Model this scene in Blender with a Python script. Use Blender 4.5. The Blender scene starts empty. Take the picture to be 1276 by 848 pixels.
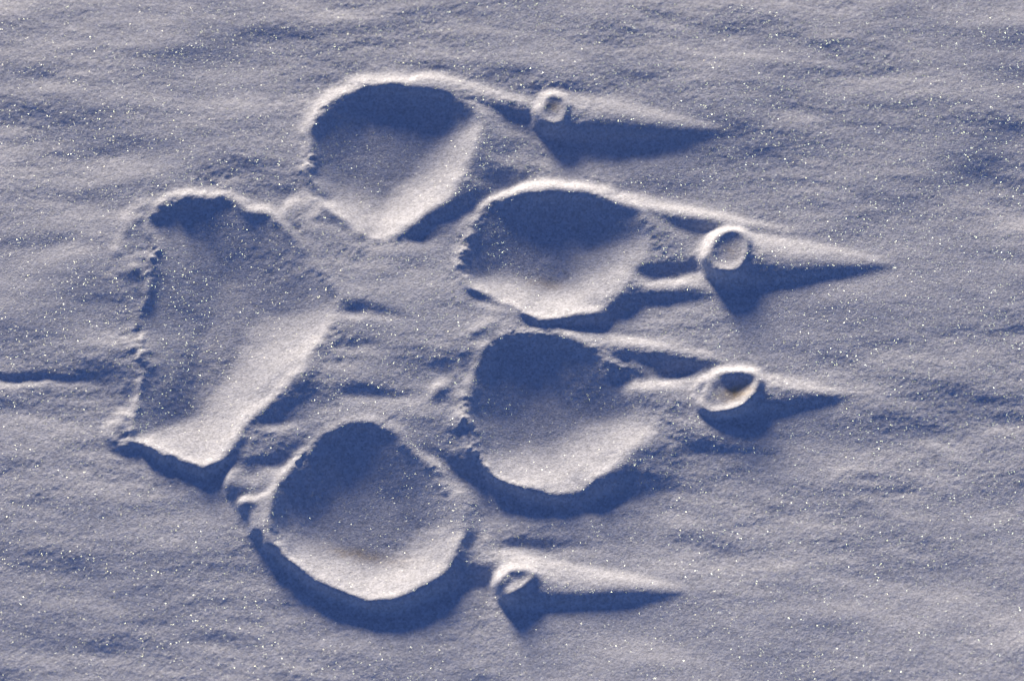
import bpy, math
import numpy as np

# ------------------------------------------------------------------ camera, sky, sun, exposure
S = 0.20 / 1276.0                 # one photograph pixel on the snow, in metres (the print is about 15 cm long)
W, H = 1276.0, 848.0
LENS, SENSOR = 100.0, 36.0
CAM_EL = math.radians(62.0)
DIST = 0.20 * LENS / SENSOR
SUN_EL, SUN_AZ = math.radians(8.0), math.radians(17.0)   # sun behind the print, a little to the left

sc = bpy.context.scene
col = sc.collection
cam_d = bpy.data.cameras.new('camera')
cam = bpy.data.objects.new('camera', cam_d)
col.objects.link(cam)
cam.location = (0, -DIST * math.cos(CAM_EL), DIST * math.sin(CAM_EL))
cam.rotation_euler = (math.pi / 2 - CAM_EL, 0, 0)
cam_d.lens = LENS
cam_d.sensor_width = SENSOR
cam_d.clip_start = 0.01
cam_d.clip_end = 1000
cam_d.dof.use_dof = True
cam_d.dof.focus_distance = DIST
cam_d.dof.aperture_fstop = 22.0
sc.camera = cam

world = bpy.data.worlds.new('World')
sc.world = world
world.use_nodes = True
wn = world.node_tree.nodes
wl = world.node_tree.links
bg = wn['Background']
sky = wn.new('ShaderNodeTexSky')
sky.sky_type = 'NISHITA'
sky.sun_disc = False
sky.sun_elevation = SUN_EL
sky.sun_rotation = -SUN_AZ
sky.altitude = 4000
sky.air_density = 1.0
sky.dust_density = 0.0
sky.ozone_density = 3.0
tint = wn.new('ShaderNodeMix'); tint.data_type = 'RGBA'; tint.blend_type = 'MULTIPLY'   # violet cast of the slide film
tint.inputs[0].default_value = 1.0
tint.inputs[7].default_value = (1.05, 0.86, 1.12, 1)
wl.new(sky.outputs[0], tint.inputs[6])
wl.new(tint.outputs[2], bg.inputs[0])
bg.inputs[1].default_value = 0.083

sun_d = bpy.data.lights.new('sun', 'SUN')
sun_d.energy = 5.0
sun_d.angle = math.radians(9.0)
sun_d.color = (1.0, 0.875, 0.72)
sun = bpy.data.objects.new('sun', sun_d)
col.objects.link(sun)
sun.rotation_euler = (-(math.pi / 2 - SUN_EL), 0, SUN_AZ)
sun.location = (-0.2, 1, 0.5)

vs = sc.view_settings
vs.view_transform = 'Standard'
vs.look = 'None'
vs.exposure = 0.54
vs.gamma = 1.0
vs.use_curve_mapping = False

# ------------------------------------------------------------------ helpers: photograph pixel -> point on the snow
def ground(u, v, h=0.0):
    """pixel of the photograph -> (x, y) on the level h; all in pixel units"""
    u = np.asarray(u, float); v = np.asarray(v, float)
    f = W * LENS / SENSOR
    dx, dy, dz = u - W / 2, -(v - H / 2), -f
    se, ce = math.sin(CAM_EL), math.cos(CAM_EL)
    # camera axes: right = x, up = (0, se, ce), back = (0, -ce, se)
    X, Y, Z = dx, dy * se - dz * ce * -1 * -1, dy * ce + dz * se
    Y = dy * se + (-dz) * ce
    cz, cy = DIST / S * se, -DIST / S * ce
    t = (h - cz) / Z
    return X * t, cy + Y * t

rng = np.random.default_rng(7)

# ------------------------------------------------------------------ the snow grid: fine where the print is, coarse to the far field
STEP = 1.30
def axis(lo, hi, far):
    a = np.arange(lo, hi + STEP, STEP)
    g, d, p = [], STEP, 0.0
    while p < far:
        d *= 1.16
        p += d
        g.append(p)
    g = np.array(g)
    return np.concatenate([(a[0] - g)[::-1], a, a[-1] + g])

gx_a = axis(-735, 735, 60 / S)
gy_a = axis(-560, 600, 60 / S)
GX, GY = np.meshgrid(gx_a, gy_a)
NY, NX = GX.shape

def blur(a, sig):
    r = int(3 * sig + 1)
    k = np.exp(-0.5 * (np.arange(-r, r + 1) / sig) ** 2)
    k /= k.sum()
    p = np.pad(a, ((r, r), (0, 0)), 'edge')
    out = np.zeros_like(a)
    for i, w in enumerate(k):
        out += w * p[i:i + a.shape[0]]
    p = np.pad(out, ((0, 0), (r, r)), 'edge')
    out = np.zeros_like(a)
    for i, w in enumerate(k):
        out += w * p[:, i:i + a.shape[1]]
    return out

def tile(n, beta, lo, hi, ax=1.0, ang=0.0, seed=1):
    """periodic noise, wavelengths between lo and hi (pixels), stretched ax times along the wind"""
    r = np.random.default_rng(seed)
    k = np.fft.fftfreq(n)
    KX, KY = np.meshgrid(k, k)
    c, s = math.cos(ang), math.sin(ang)
    a, b = (KX * c + KY * s) * ax, -KX * s + KY * c
    kk = np.sqrt(a * a + b * b)
    kk[0, 0] = 1
    amp = kk ** (-beta / 2) * np.exp(-(kk * lo) ** 2) * (1 - np.exp(-(kk * hi) ** 2))
    amp[0, 0] = 0
    z = np.fft.ifft2(amp * np.fft.fft2(r.standard_normal((n, n)))).real
    return z / z.std()

def sample(t, x, y, sc_=1.0):
    n = t.shape[0]
    x = x / sc_ + n / 2; y = y / sc_ + n / 2
    x0 = np.floor(x).astype(np.int64); y0 = np.floor(y).astype(np.int64)
    fx, fy = x - x0, y - y0
    x0 %= n; y0 %= n
    x1, y1 = (x0 + 1) % n, (y0 + 1) % n
    return (t[y0, x0] * (1 - fx) + t[y0, x1] * fx) * (1 - fy) + (t[y1, x0] * (1 - fx) + t[y1, x1] * fx) * fy

def smax(a, b, k):
    h = np.clip(0.5 + 0.5 * (a - b) / k, 0, 1)
    return b + (a - b) * h + k * h * (1 - h)

def sstep(x):
    x = np.clip(x, 0, 1)
    return x * x * (3 - 2 * x)

def closed(pts, n=6):
    p = np.array(pts, float)
    out = []
    m = len(p)
    for i in range(m):
        p0, p1, p2, p3 = p[i - 1], p[i], p[(i + 1) % m], p[(i + 2) % m]
        for j in range(n):
            t = j / n
            out.append(0.5 * (2 * p1 + (p2 - p0) * t + (2 * p0 - 5 * p1 + 4 * p2 - p3) * t ** 2 + (3 * p1 - p0 - 3 * p2 + p3) * t ** 3))
    return np.array(out)

def window(x0, x1, y0, y1):
    i0, i1 = np.searchsorted(gx_a, [x0, x1]); j0, j1 = np.searchsorted(gy_a, [y0, y1])
    return slice(j0, j1), slice(i0, i1)

def keyed(ang, keys):
    k = sorted(keys)
    a = np.array([q[0] for q in k], float); v = np.array([q[1] for q in k], float)
    a = np.concatenate([[a[-1] - 360], a, [a[0] + 360]]); v = np.concatenate([[v[-1]], v, [v[0]]])
    # cosine easing between keys
    t = np.mod(ang, 360)
    i = np.clip(np.searchsorted(a, t, 'right') - 1, 0, len(a) - 2)
    f = (t - a[i]) / (a[i + 1] - a[i])
    f = f * f * (3 - 2 * f)
    return v[i] * (1 - f) + v[i + 1] * f

# ------------------------------------------------------------------ the heights
base = np.zeros_like(GX)                  # flanks, ridges and tails
wob = tile(1024, 3.0, 10, 120, 1.0, 0, 3)
wob2 = tile(1024, 3.0, 10, 120, 1.0, 0, 4)

class Pad:
    pass

def pad(pts, hr, fw, ww, floor, tilt=(0, 0), h=9.0, wobble=1.8, power=1.6, centre=None, pw=None, lip=((0, 0.0),), shrink=1.0):
    """angles of the keys as on the photograph: 0 right, 90 down, 180 left, 270 up"""
    q = Pad()
    c = closed(pts)
    if len(pts) < 11 and shrink != 1.0:
        c = c.mean(0) + (c - c.mean(0)) * shrink
    x, y = ground(c[:, 0], c[:, 1], h)
    m = 150
    sl = window(x.min() - m, x.max() + m, y.min() - m, y.max() + m)
    X = GX[sl] + wobble * sample(wob, GX[sl], GY[sl], 1.0); Y = GY[sl] + wobble * sample(wob2, GX[sl], GY[sl], 1.0)
    def dist(X, Y):
        d2 = np.full(X.shape, 1e12)
        ins = np.zeros(X.shape, bool)
        n = len(x)
        for i in range(n):
            ax, ay, bx, by = x[i], y[i], x[(i + 1) % n], y[(i + 1) % n]
            ex, ey = bx - ax, by - ay
            L = ex * ex + ey * ey + 1e-9
            t = np.clip(((X - ax) * ex + (Y - ay) * ey) / L, 0, 1)
            d2 = np.minimum(d2, (X - ax - t * ex) ** 2 + (Y - ay - t * ey) ** 2)
            cr = ((ay > Y) != (by > Y))
            if abs(ey) > 1e-9:
                ins ^= cr & (X < ax + (Y - ay) * ex / ey)
        return np.sqrt(d2) * np.where(ins, 1, -1)
    d = dist(X, Y)                                   # ragged at the rim, calm towards the middle of the hollow
    d0 = dist(GX[sl], GY[sl])
    f = sstep(d0 / 26)
    d = np.where(d0 > 0, d * (1 - f) + d0 * f, d)
    if centre is None:
        cx, cy = x.mean(), y.mean()
    else:
        cx, cy = [float(k) for k in ground(centre[0], centre[1], h)]
    ang = np.degrees(np.arctan2(-(Y - cy), X - cx))
    q.sl, q.d = sl, d
    q.left = 0.25 + 0.75 * np.clip(0.2 - np.cos(np.radians(ang)), 0, 1)      # the windward side is the ragged one
    q.sharp = sstep(((40 if len(pts) < 11 else 22) - keyed(ang, fw)) / 12) * np.exp(-(d / 14) ** 2)
    q.hr = keyed(ang, hr); q.fw = keyed(ang, fw); q.ww = keyed(ang, ww)
    q.floor = floor + tilt[0] * (X - cx) - tilt[1] * (Y - cy)
    q.power = power if pw is None else keyed(ang, pw)
    out = np.clip(-d / q.fw, 0, 1)
    q.contrib = q.hr * (1 - sstep(out))
    q.out = out
    q.lip = keyed(ang, lip) * np.exp(-(d / 6.5) ** 2)
    return q

def ridge(p0, p1, w0, h0, h=4.0, a=0.8, b=1.0, front=None, k=3.0, into=None):
    """a tail of drifted snow from p0 tapering to p1 (photograph pixels)"""
    global base
    x0, y0 = [float(v) for v in ground(p0[0], p0[1], h)]; x1, y1 = [float(v) for v in ground(p1[0], p1[1], 0)]
    m = w0 * 2.5
    sl = window(min(x0, x1) - m, max(x0, x1) + m, min(y0, y1) - m, max(y0, y1) + m)
    X, Y = GX[sl], GY[sl]
    L = math.hypot(x1 - x0, y1 - y0)
    ux, uy = (x1 - x0) / L, (y1 - y0) / L
    s = ((X - x0) * ux + (Y - y0) * uy) / L
    q = -(X - x0) * uy + (Y - y0) * ux
    fr = front if front is not None else w0
    sn = np.where(s < 0, np.clip(-s * L / fr, 0, 1), 0)
    sp = np.clip(s, 0, 1)
    w = w0 * np.clip(1 - sp, 0.02, 1) ** a * np.sqrt(np.clip(1 - sn ** 2, 0.0004, 1))
    hh = h0 * (1 - sp) ** b
    w = w * np.where(q > 0, 1.15, 0.9)          # broad on the sunny side, steep on the lee side
    val = hh * np.clip(1 - (q / w) ** 2, 0, 1)
    val[(s <= -fr / L) | (s >= 1)] = 0
    if h0 > 0:
        base[sl] = smax(base[sl], val, k) - k * 0.25 * (1 - np.clip(np.abs(base[sl] - val) / k, 0, 1)) ** 2
    else:
        base[sl] += val
    return sl, val, s, np.abs(q) / w

def streak(u0, v0, u1, v1, w, h):
    """a scooped or heaped wind mark with tapered ends"""
    global base
    x0, y0 = [float(v) for v in ground(u0, v0)]; x1, y1 = [float(v) for v in ground(u1, v1)]
    m = w * 4 + 20
    sl = window(min(x0, x1) - m, max(x0, x1) + m, min(y0, y1) - m, max(y0, y1) + m)
    X, Y = GX[sl], GY[sl]
    L = math.hypot(x1 - x0, y1 - y0)
    ux, uy = (x1 - x0) / L, (y1 - y0) / L
    s = ((X - x0) * ux + (Y - y0) * uy) / L
    q = -(X - x0) * uy + (Y - y0) * ux + 2.5 * sample(wob, X, Y)
    sa = np.clip(s, 0, 1) ** 0.6                     # starts abruptly upwind, fades out downwind
    env = np.clip(1 - (2 * sa - 1) ** 2, 0, 1) * np.clip(1 + 0.25 * sample(wob2, X, Y), 0.3, 1.6)
    ww = 1.15 * w * (0.45 + 0.55 * np.clip(env, 0, 1))
    base[sl] += h * (0.62 if h < 0 and w > 5 else 1.0) * env * np.exp(-(q / ww) ** 2)

# --- outlines of the hollows
heel = pad([(190,268),(215,252),(250,245),(285,247),(312,259),(342,276),(370,303),(400,338),(424,374),(414,410),(390,440),(355,475),
            (322,513),(296,548),(262,579),(225,571),(190,560),(164,545),(166,510),(178,475),(180,430),(174,395),(182,350),(194,315),(187,290)],
           hr=[(0,6.5),(40,9.8),(80,8.5),(108,7),(118,5),(128,2.5),(165,1.8),(200,1.8),(235,4),(270,4.6),(310,4.5),(340,4.5)],
           fw=[(0,55),(45,90),(70,40),(88,15),(110,10),(140,9),(180,14),(225,16),(270,18),(320,34)],
           ww=[(0,92),(40,84),(80,72),(110,66),(140,74),(180,82),(225,90),(270,90),(320,94)], lip=[(0,0.5),(90,1),(140,1.6),(180,0.3),(230,1.5),(270,2.5),(300,2),(325,0)],
           pw=[(0,1.4),(90,1.3),(140,1.15),(180,1.1),(270,1.1)], floor=-10.5, tilt=(-0.02, -0.028), wobble=3.2)
toe1 = pad([(386,176),(395,146),(420,121),(453,106),(487,104),(524,109),(561,117),(585,133),(597,152),(594,172),(582,204),(558,244),
            (536,262),(512,281),(481,296),(456,290),(426,271),(401,244),(386,213)],
           hr=[(0,8.5),(45,12),(80,11),(110,7),(150,4),(180,5),(225,7.5),(270,9),(320,7)],
           fw=[(0,95),(45,60),(80,22),(110,12),(150,12),(180,18),(225,24),(270,24),(310,34),(340,50)],
           ww=[(0,66),(40,64),(75,66),(110,64),(150,55),(180,60),(225,58),(270,46),(310,54)], lip=[(0,0.5),(90,0.5),(150,2),(270,2),(330,1)],
           pw=[(0,1.4),(60,1.25),(180,1.5),(270,1.8)], floor=-8, tilt=(-0.02, -0.065))
toe2 = pad([(597,269),(609,253),(640,242),(692,237),(731,239),(765,249),(796,263),(815,284),(812,312),(786,344),
            (762,368),(731,388),(692,396),(659,392),(644,382),(615,370),(583,354),(576,337),(578,313),(588,288)],
           hr=[(0,4),(30,7),(60,9),(95,9),(130,7),(160,4),(180,4),(210,5.5),(260,9.5),(300,10),(335,7)],
           fw=[(0,70),(30,44),(60,24),(95,14),(130,7),(160,8),(180,14),(225,20),(270,24),(310,26),(340,50)],
           ww=[(0,84),(30,74),(60,62),(95,58),(130,55),(160,55),(180,60),(225,66),(270,46),(310,54),(335,66)], lip=[(0,0),(90,1),(150,2.5),(270,2),(330,1)],
           pw=[(0,1.4),(60,1.25),(180,1.4),(270,1.8)], floor=-7.5, tilt=(-0.01, -0.07))
toe3 = pad([(584,537),(580,506),(601,447),(620,425),(656,411),(693,413),(724,427),(755,446),(785,466),(815,495),(819,528),(800,546),(767,577),
            (736,597),(712,611),(678,613),(641,602),(610,589),(590,562)],
           hr=[(0,4),(30,7),(60,7.5),(95,6.8),(130,5.5),(160,4.5),(180,5),(225,5.5),(270,6.3),(310,5.8),(335,5)],
           fw=[(0,70),(30,65),(60,32),(95,14),(130,11),(160,12),(180,18),(225,20),(270,22),(310,34),(340,50)],
           ww=[(0,78),(45,78),(90,76),(135,70),(180,70),(225,72),(270,72),(315,76)], lip=[(0,0),(90,1),(150,2.5),(270,2.5),(330,1)],
           pw=[(0,1.3)], floor=-10.5, tilt=(-0.01, -0.05))
toe4 = pad([(338,619),(354,592),(383,560),(414,536),(450,527),(482,533),(508,553),(542,585),(564,617),(575,652),(563,695),(538,719),
            (499,739),(464,746),(429,737),(386,716),(353,690),(337,659)],
           hr=[(0,7),(45,8),(80,7.6),(110,7.5),(140,6.8),(180,5.5),(225,6),(270,6.5),(320,6)],
           fw=[(0,36),(45,26),(80,13),(110,10),(140,9),(180,14),(225,20),(270,22),(320,36)],
           ww=[(0,62),(75,58),(110,57),(180,62),(270,66)], lip=[(0,2),(90,1.5),(180,2.5),(270,2.5)],
           pw=[(0,1.3)], floor=-9.5, tilt=(0.0, -0.055))
# ragged crust left standing beside the pads
shelves = [('toe4', pad([(298,627),(322,622),(342,612),(352,640),(356,688),(338,678),(318,656)], hr=[(0,8)], fw=[(0,7)], ww=[(0,10)], floor=0, h=6, wobble=4)),
           ('heel', pad([(150,288),(165,265),(188,258),(186,300),(181,338),(168,343),(152,318)], hr=[(0,2.4)], fw=[(0,16)], ww=[(0,10)], floor=0, h=5, wobble=5)),
           ('heel', pad([(138,540),(150,526),(162,520),(166,548),(158,558)], hr=[(0,3.5)], fw=[(0,10)], ww=[(0,10)], floor=0, h=5, wobble=4))]

def ell(cu, cv, ru, rv, rot=0, n=14, sq=0.0):
    o = []
    for i in range(n):
        a = 2 * math.pi * i / n
        x, y = ru * math.cos(a), rv * math.sin(a)
        c, s = math.cos(math.radians(rot)), math.sin(math.radians(rot))
        o.append((cu + x * c - y * s, cv + x * s + y * c))
    return o

claw1 = pad([(676,128),(682,119),(694,117),(706,124),(708,138),(700,152),(688,156),(677,150),(673,138)], hr=[(0,9),(90,9),(180,8.5),(270,8.5)],
            fw=[(0,22),(90,11),(180,17),(270,18)], ww=[(0,17)], floor=8, h=9, wobble=1.2, power=1.4, shrink=0.84, lip=[(0,1.9)])
claw2 = pad([(882,312),(888,294),(903,284),(922,285),(934,298),(936,316),(927,334),(911,342),(893,338),(884,327)], hr=[(0,12.5),(90,12.5),(180,11.5),(270,12)],
            fw=[(0,22),(90,11),(180,17),(270,18)], ww=[(0,24)], floor=9.8, h=12.5, wobble=1.2, power=1.4, shrink=0.84, lip=[(0,1.9)])
claw3 = pad([(868,482),(884,469),(906,462),(930,462),(944,470),(944,484),(932,499),(910,508),(888,510),(872,503)], hr=[(0,9.5),(45,9.5),(90,9),(150,6),(180,3),(215,5),(270,8.8)],
            fw=[(0,18),(90,9),(180,14),(270,16)], ww=[(0,24),(90,20),(180,46),(270,20)], floor=3.8, h=9, wobble=2, power=1.5, lip=[(0,2.2),(90,2.4),(180,0),(270,1.8)])
claw4 = pad([(622,722),(628,710),(642,704),(660,708),(668,716),(656,728),(642,738),(628,738)], hr=[(0,9.8),(90,9.8),(180,9),(270,9.5)],
            fw=[(0,22),(90,11),(180,17),(270,18)], ww=[(0,16)], floor=7.6, h=10, wobble=1.2, power=1.4, shrink=0.84, lip=[(0,1.9)])

pads = [('heel', heel), ('toe1', toe1), ('toe2', toe2), ('toe3', toe3), ('toe4', toe4),
        ('claw1', claw1), ('claw2', claw2), ('claw3', claw3), ('claw4', claw4)]

# --- tails of drifted snow behind the claws
tails = {}
tails['claw1'] = ridge((690,143), (925,168), 38, 7.8, 6, 0.75, 0.85, 28)
tails['claw2'] = ridge((908,322), (1124,330), 45, 12.5, 8, 0.75, 0.85, 34)
tails['claw3'] = ridge((908,490), (1068,494), 36, 9, 5, 0.8, 0.85, 30)
tails['claw4'] = ridge((645,725), (866,738), 36, 10, 6, 0.7, 0.75, 28)
# --- lee ridges joining toes and claws
ridge((700,244), (1000,292), 24, 11, 8, 0.6, 0.8, 60)
ridge((540,112), (730,150), 26, 9, 8, 0.6, 0.8, 40)
ridge((690,424), (915,452), 26, 8, 6, 0.6, 0.7, 40)
ridge((780,520), (980,560), 40, 5, 4, 0.6, 0.8, 30)
ridge((770,350), (900,365), 26, 5, 4, 0.6, 0.7, 30)
ridge((560,690), (660,700), 40, 8, 6, 0.6, 0.7, 30)
ridge((390,270), (600,330), 40, 5, 4, 0.6, 0.7, 40)
ridge((400,410), (590,425), 34, 5, 4, 0.6, 0.7, 40)
ridge((480,530), (640,560), 34, 6, 4, 0.6, 0.7, 40)
ridge((300,535), (420,540), 34, 7, 4, 0.6, 0.7, 20)
ridge((300,600), (420,600), 34, 8, 4, 0.6, 0.7, 20)

platform = pad([(400,270),(470,300),(570,270),(590,330),(640,400),(600,470),(590,560),(500,540),(420,530),(330,560),(300,560),(330,500),(400,420)],
               hr=[(0,7)], fw=[(0,40)], ww=[(0,10)], floor=0, h=4)
for n_, q in pads + [('platform', platform)] + shelves:
    b = base[q.sl]
    k = 3.0
    base[q.sl] = smax(b, q.contrib, k) - k * 0.25 * (1 - np.clip(np.abs(b - q.contrib) / k, 0, 1)) ** 2

# --- scoops and small drifts
for a in [(415,388,520,402,8,-5), (415,434,490,436,7,-4.5), (395,455,470,458,6,-3), (415,490,560,494,7,-4), (300,527,395,527,8,-6),
          (450,302,570,296,10,-4), (385,276,450,290,7,-3), (600,190,720,196,14,-2.5), (690,205,880,190,13,-2.5),
          (715,392,860,380,13,-5), (785,345,890,335,12,-8), (760,474,880,462,14,-10), (640,622,860,612,12,-5),
          (580,678,760,680,10,-5), (575,735,640,735,12,-5), (585,366,655,392,6,-5), (300,588,332,600,10,-4),
          (-90,467,142,480,3.2,-6), (0,315,150,310,14,-2),
          (470,86,640,92,8,-1.5), (400,320,560,340,12,-2), (535,500,570,470,6,2.5), (620,400,560,430,6,3)]:
    streak(*a)

# --- crumbly crust along the windward edges
for (pts_, n_l) in [([(186,268),(158,285),(152,320),(184,345),(170,380),(168,420),(186,470),(166,505),(150,545)], 24), ([(384,150),(380,190),(388,230),(404,262)], 16),
                    ([(600,262),(582,290),(574,330),(580,356)], 7), ([(612,415),(590,450),(566,495),(580,540)], 18), ([(345,600),(326,622),(304,632),(322,664),(344,692),(380,718)], 26)]:
    p_ = np.array(pts_, float)
    for _ in range(n_l):
        i_ = rng.integers(0, len(p_) - 1); t_ = rng.random()
        u_, v_ = p_[i_] * (1 - t_) + p_[i_ + 1] * t_ + rng.normal(0, 6.0, 2) + np.array([-6.0, 0])
        x_, y_ = [float(k) for k in ground(u_, v_, 5)]
        r_ = rng.uniform(2.5, 9.0); e_ = rng.uniform(0.7, 1.4)
        sl_ = window(x_ - 26, x_ + 26, y_ - 26, y_ + 26)
        rr = np.hypot((GX[sl_] - x_) * e_, GY[sl_] - y_) / r_
        base[sl_] += r_ * rng.uniform(0.14, 0.34) * np.clip(1 - rr * rr, 0, 1) ** 1.5
feat = base.copy()
region = np.zeros(GX.shape, np.int16)           # which part each grid cell belongs to
stain = np.zeros_like(GX)
names = {}
rid = 1
for n_, q in pads:
    names[n_] = rid
    r = region[q.sl]
    rimz = (q.d <= 0) & (q.out < (0.85 if n_.startswith('claw') else 0.7)) & (q.contrib > base[q.sl] - 2.5)
    r[rimz & (r == 0)] = rid
    rid += 2
for n_, q in shelves:
    r = region[q.sl]
    r[(q.out < 0.9) & (r == 0)] = names[n_]
for n_ in ('claw1', 'claw2', 'claw3', 'claw4'):
    sl, val, s, q_ = tails[n_]
    names[n_ + '_tail'] = rid
    r = region[sl]
    r[(val > 1.2) & (s > 0) & ((r == 0))] = rid
    rid += 1
for n_, q in pads:
    t = np.clip(q.d / q.ww, 0, 1)
    f = feat[q.sl] + q.lip
    sp = 1 - (1 - t) ** q.power
    feat[q.sl] = np.where(q.d > 0, f + (np.minimum(q.floor, f) - f) * sp, f)
    region[q.sl][q.d > 0] = names[n_] + 1

sharp = np.zeros_like(GX)
for n_, q in pads:
    sharp[q.sl] = np.maximum(sharp[q.sl], q.sharp * 1.0)
sharp = blur(sharp, 3)
feat *= 0.93
feat = blur(feat, 2.0) * sharp + blur(feat, 3.3) * (1 - sharp)

view = np.exp(-np.maximum(0, np.hypot(GX / 1.2, GY) - 900) ** 2 / 4e6)
n_big = tile(2048, 3.2, 60, 900, 1.8, math.radians(-4), 11)
n_mid = tile(2048, 3.2, 16, 130, 2.5, math.radians(-4), 12)
n_fine = tile(1024, 2.4, 3.2, 16, 1.4, 0, 13)
n_mask = tile(1024, 3.0, 60, 400, 1.5, 0, 14)
inside = np.zeros_like(GX); rimw = np.zeros_like(GX); near = np.zeros_like(GX)
for n_, q in pads:
    inside[q.sl] = np.maximum(inside[q.sl], sstep((q.d + 25) / 45))
    rimw[q.sl] = np.maximum(rimw[q.sl], np.exp(-(q.d / 8) ** 2) * q.left * (0.3 if n_[0] == 'c' else 1.0))
    near[q.sl] = np.maximum(near[q.sl], np.exp(-(np.minimum(q.d, 0) / 45) ** 2))
inside = blur(inside, 4)
n_rim = tile(1024, 2.4, 5, 45, 1.2, 0, 21)
rough = 0.75 + 0.3 * np.tanh(sample(n_mask, GX, GY))          # wind-polished and coarser patches
Z = feat + 2.6 * sample(n_big, GX, GY) * (1 - 0.8 * inside) \
    + 0.5 * sample(n_mid, GX, GY) * (1 - 0.65 * inside) * rough \
    + 0.08 * sample(n_fine, GX, GY) * (1 - 0.4 * inside) * rough \
    + sample(n_rim, GX, GY) * np.clip(0.6 + 0.6 * sample(n_mask, GX * 4, GY * 4), 0.1, 1.6) * (0.34 * rimw + 0.13 * near * (1 - 0.7 * inside) + 0.03)

# yellowish stains in the bottom of some hollows
def spot(u, v, ru, rv, a, rot=0):
    global stain
    x, y = [float(k) for k in ground(u, v)]
    sl = window(x - 120, x + 120, y - 120, y + 120)
    c, s = math.cos(math.radians(rot)), math.sin(math.radians(rot))
    X, Y = GX[sl] - x, -(GY[sl] - y)
    p, q = (X * c + Y * s) / ru, (-X * s + Y * c) / rv
    stain[sl] = np.maximum(stain[sl], a * np.exp(-(p * p + q * q)) * (0.75 + 0.25 * np.tanh(sample(wob, X * 4, Y * 4))))
spot(450, 686, 40, 8, 0.5, 10)
spot(916, 491, 20, 9, 1.0, -20)
spot(690, 137, 9, 7, 0.6)
spot(910, 316, 12, 14, 0.25)
spot(682, 349, 22, 8, 0.35, 10)

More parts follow.
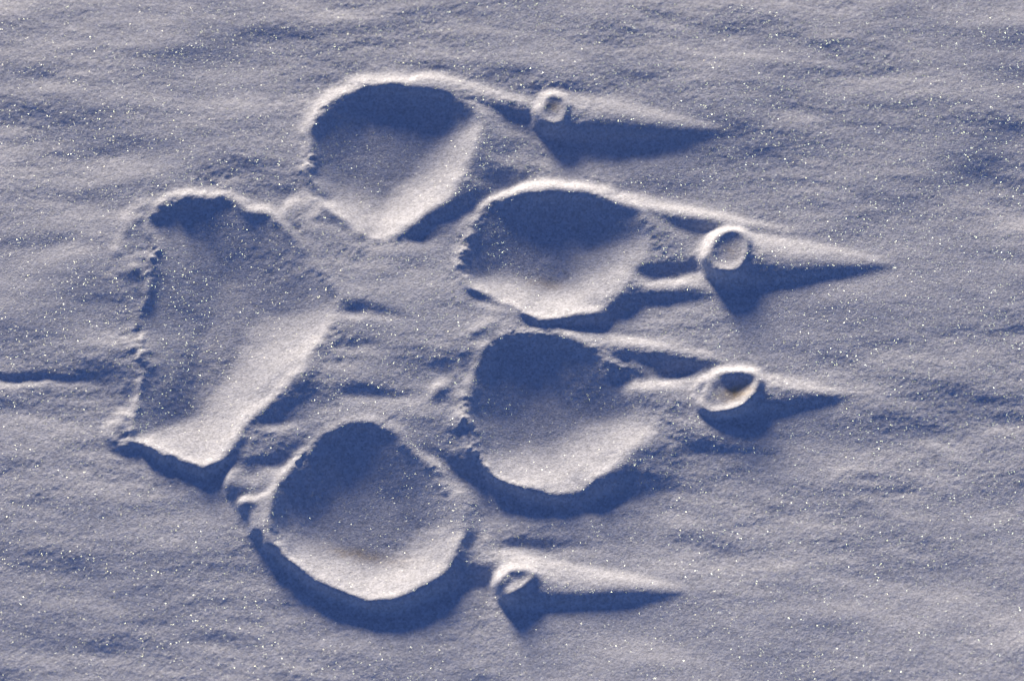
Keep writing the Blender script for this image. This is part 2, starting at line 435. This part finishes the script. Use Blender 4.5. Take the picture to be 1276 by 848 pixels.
# ------------------------------------------------------------------ material
def snow_material():
    m = bpy.data.materials.new('snow')
    m.use_nodes = True
    nt = m.node_tree
    N, L = nt.nodes, nt.links
    N.clear()
    out = N.new('ShaderNodeOutputMaterial')
    geo = N.new('ShaderNodeNewGeometry')
    # grain relief
    n1 = N.new('ShaderNodeTexNoise'); n1.inputs['Scale'].default_value = 1 / (2.6 * S); n1.inputs['Detail'].default_value = 3; n1.inputs['Roughness'].default_value = 0.7
    L.new(geo.outputs['Position'], n1.inputs['Vector'])
    bump = N.new('ShaderNodeBump'); bump.inputs['Strength'].default_value = 1.0; bump.inputs['Distance'].default_value = 0.6 * S
    L.new(n1.outputs['Fac'], bump.inputs['Height'])
    # snow colour, stained where the claws and pads left dirt
    at = N.new('ShaderNodeAttribute'); at.attribute_name = 'stain'
    n2 = N.new('ShaderNodeTexNoise'); n2.inputs['Scale'].default_value = 1 / (40 * S); n2.inputs['Detail'].default_value = 4
    L.new(geo.outputs['Position'], n2.inputs['Vector'])
    cr = N.new('ShaderNodeMix'); cr.data_type = 'RGBA'
    cr.inputs[6].default_value = (0.84, 0.84, 0.85, 1); cr.inputs[7].default_value = (0.86, 0.85, 0.85, 1)
    L.new(n2.outputs['Fac'], cr.inputs[0])
    gv = N.new('ShaderNodeTexVoronoi'); gv.inputs['Scale'].default_value = 1 / (2.3 * S)
    L.new(geo.outputs['Position'], gv.inputs['Vector'])
    gn = N.new('ShaderNodeTexNoise'); gn.inputs['Scale'].default_value = 1 / (6 * S); gn.inputs['Detail'].default_value = 4; gn.inputs['Roughness'].default_value = 0.75
    L.new(geo.outputs['Position'], gn.inputs['Vector'])
    gs = N.new('ShaderNodeSeparateColor'); L.new(gv.outputs['Color'], gs.inputs[0])
    ga = N.new('ShaderNodeMath'); ga.operation = 'MULTIPLY_ADD'; ga.inputs[1].default_value = 0.55; ga.inputs[2].default_value = -0.02
    L.new(gs.outputs[0], ga.inputs[0])
    gb = N.new('ShaderNodeMath'); gb.operation = 'MULTIPLY_ADD'; gb.inputs[1].default_value = 0.9; L.new(gn.outputs['Fac'], gb.inputs[0]); L.new(ga.outputs[0], gb.inputs[2])
    gr = N.new('ShaderNodeMapRange'); gr.inputs[1].default_value = 0.2; gr.inputs[2].default_value = 1.2; gr.inputs[3].default_value = 0.60; gr.inputs[4].default_value = 1.15
    L.new(gb.outputs[0], gr.inputs[0])
    gm = N.new('ShaderNodeVectorMath'); gm.operation = 'SCALE'        # grains: dense ice and loose, porous snow
    L.new(cr.outputs[2], gm.inputs[0]); L.new(gr.outputs[0], gm.inputs['Scale'])
    mx = N.new('ShaderNodeMix'); mx.data_type = 'RGBA'
    mx.inputs[7].default_value = (0.66, 0.48, 0.25, 1)
    L.new(at.outputs['Fac'], mx.inputs[0]); L.new(gm.outputs[0], mx.inputs[6])
    dif = N.new('ShaderNodeBsdfDiffuse'); dif.inputs['Roughness'].default_value = 0.0
    L.new(mx.outputs[2], dif.inputs['Color']); L.new(bump.outputs[0], dif.inputs['Normal'])
    # ice crystals: every cell of the pack is a facet with its own tilt
    vo = N.new('ShaderNodeTexVoronoi'); vo.feature = 'F1'; vo.inputs['Scale'].default_value = 1 / (0.85 * S)
    L.new(geo.outputs['Position'], vo.inputs['Vector'])
    sub = N.new('ShaderNodeVectorMath'); sub.operation = 'SUBTRACT'; sub.inputs[1].default_value = (0.5, 0.5, 0.5)
    L.new(vo.outputs['Color'], sub.inputs[0])
    scl = N.new('ShaderNodeVectorMath'); scl.operation = 'SCALE'; scl.inputs['Scale'].default_value = 2.2
    L.new(sub.outputs[0], scl.inputs[0])
    add = N.new('ShaderNodeVectorMath'); add.operation = 'ADD'
    L.new(scl.outputs[0], add.inputs[0]); L.new(geo.outputs['Normal'], add.inputs[1])
    nrm = N.new('ShaderNodeVectorMath'); nrm.operation = 'NORMALIZE'
    L.new(add.outputs[0], nrm.inputs[0])
    gl = N.new('ShaderNodeBsdfGlossy'); gl.inputs['Roughness'].default_value = 0.2
    sat = N.new('ShaderNodeHueSaturation'); sat.inputs['Saturation'].default_value = 0.25; sat.inputs['Value'].default_value = 1.3
    L.new(vo.outputs['Color'], sat.inputs['Color'])                 # ice splits the light a little
    wm = N.new('ShaderNodeVectorMath'); wm.operation = 'MULTIPLY'; wm.inputs[1].default_value = (1.0, 0.93, 0.82)
    L.new(sat.outputs[0], wm.inputs[0])
    L.new(wm.outputs[0], gl.inputs['Color'])
    L.new(nrm.outputs[0], gl.inputs['Normal'])
    ms = N.new('ShaderNodeMixShader')
    wv = N.new('ShaderNodeTexWhiteNoise'); L.new(vo.outputs['Position'], wv.inputs['Vector'])
    pw = N.new('ShaderNodeMath'); pw.operation = 'POWER'; pw.inputs[1].default_value = 3.5; L.new(wv.outputs['Value'], pw.inputs[0])
    mu = N.new('ShaderNodeMath'); mu.operation = 'MULTIPLY'; mu.inputs[1].default_value = 0.03; L.new(pw.outputs[0], mu.inputs[0])
    L.new(mu.outputs[0], ms.inputs[0])
    L.new(dif.outputs[0], ms.inputs[1]); L.new(gl.outputs[0], ms.inputs[2])
    L.new(ms.outputs[0], out.inputs['Surface'])
    return m

SNOW = snow_material()

# ------------------------------------------------------------------ meshes cut from the snow
idx = np.arange(NY * NX).reshape(NY, NX)
quads = np.stack([idx[:-1, :-1], idx[:-1, 1:], idx[1:, 1:], idx[1:, :-1]], -1).reshape(-1, 4)
qreg = region[:-1, :-1].reshape(-1)
P = np.stack([GX * S, GY * S, Z * S], -1).reshape(-1, 3)
dzx = np.gradient(Z, gx_a, axis=1); dzy = np.gradient(Z, gy_a, axis=0)
NV = np.stack([-dzx, -dzy, np.ones_like(Z)], -1).reshape(-1, 3)
NV /= np.linalg.norm(NV, axis=1)[:, None]
ST = stain.reshape(-1)

def cut(name, ids, parent=None, origin=(0, 0, 0)):
    sel = quads[np.isin(qreg, ids)]
    used = np.unique(sel)
    remap = np.zeros(NY * NX, np.int32)
    remap[used] = np.arange(len(used))
    f = remap[sel].astype(np.int32)
    v = (P[used] - np.array(origin)).astype(np.float32)
    me = bpy.data.meshes.new(name)
    me.vertices.add(len(v)); me.vertices.foreach_set('co', v.ravel())
    me.loops.add(f.size); me.loops.foreach_set('vertex_index', f.ravel())
    me.polygons.add(len(f)); me.polygons.foreach_set('loop_start', np.arange(0, f.size, 4, dtype=np.int32))
    me.update(calc_edges=True)
    me.shade_smooth()
    a = me.attributes.new('stain', 'FLOAT', 'POINT')
    a.data.foreach_set('value', ST[used].astype(np.float32))
    me.normals_split_custom_set_from_vertices(NV[used].astype(np.float32))
    me.materials.append(SNOW)
    o = bpy.data.objects.new(name, me)
    col.objects.link(o)
    if parent:
        o.parent = parent
    return o

snow = cut('snow_ground', [0])
snow['kind'] = 'structure'

track = bpy.data.objects.new('paw_print', None)
col.objects.link(track)
track.empty_display_size = 0.02
track['label'] = 'raised paw print of four toes, heel pad and claws standing out of wind-scoured snow'
track['category'] = 'paw print'

LBL = {'heel': 'broad heel pad with a ragged left edge', 'toe1': 'upper outer toe farthest up the picture', 'toe2': 'upper middle toe with the long lee ridge',
       'toe3': 'lower middle toe with a wide sunlit slope', 'toe4': 'lower outer toe with a crisp overhung front edge'}
for n_, q in pads:
    kind = {'h': 'heel_pad', 't': 'toe_pad', 'c': 'claw_mark'}[n_[0]]
    o = cut(kind, [names[n_]], track)
    if n_ in LBL:
        o['label'] = LBL[n_]
    cut('hollow', [names[n_] + 1], o)
    if n_ in tails:
        cut('wind_tail', [names[n_ + '_tail']], o)
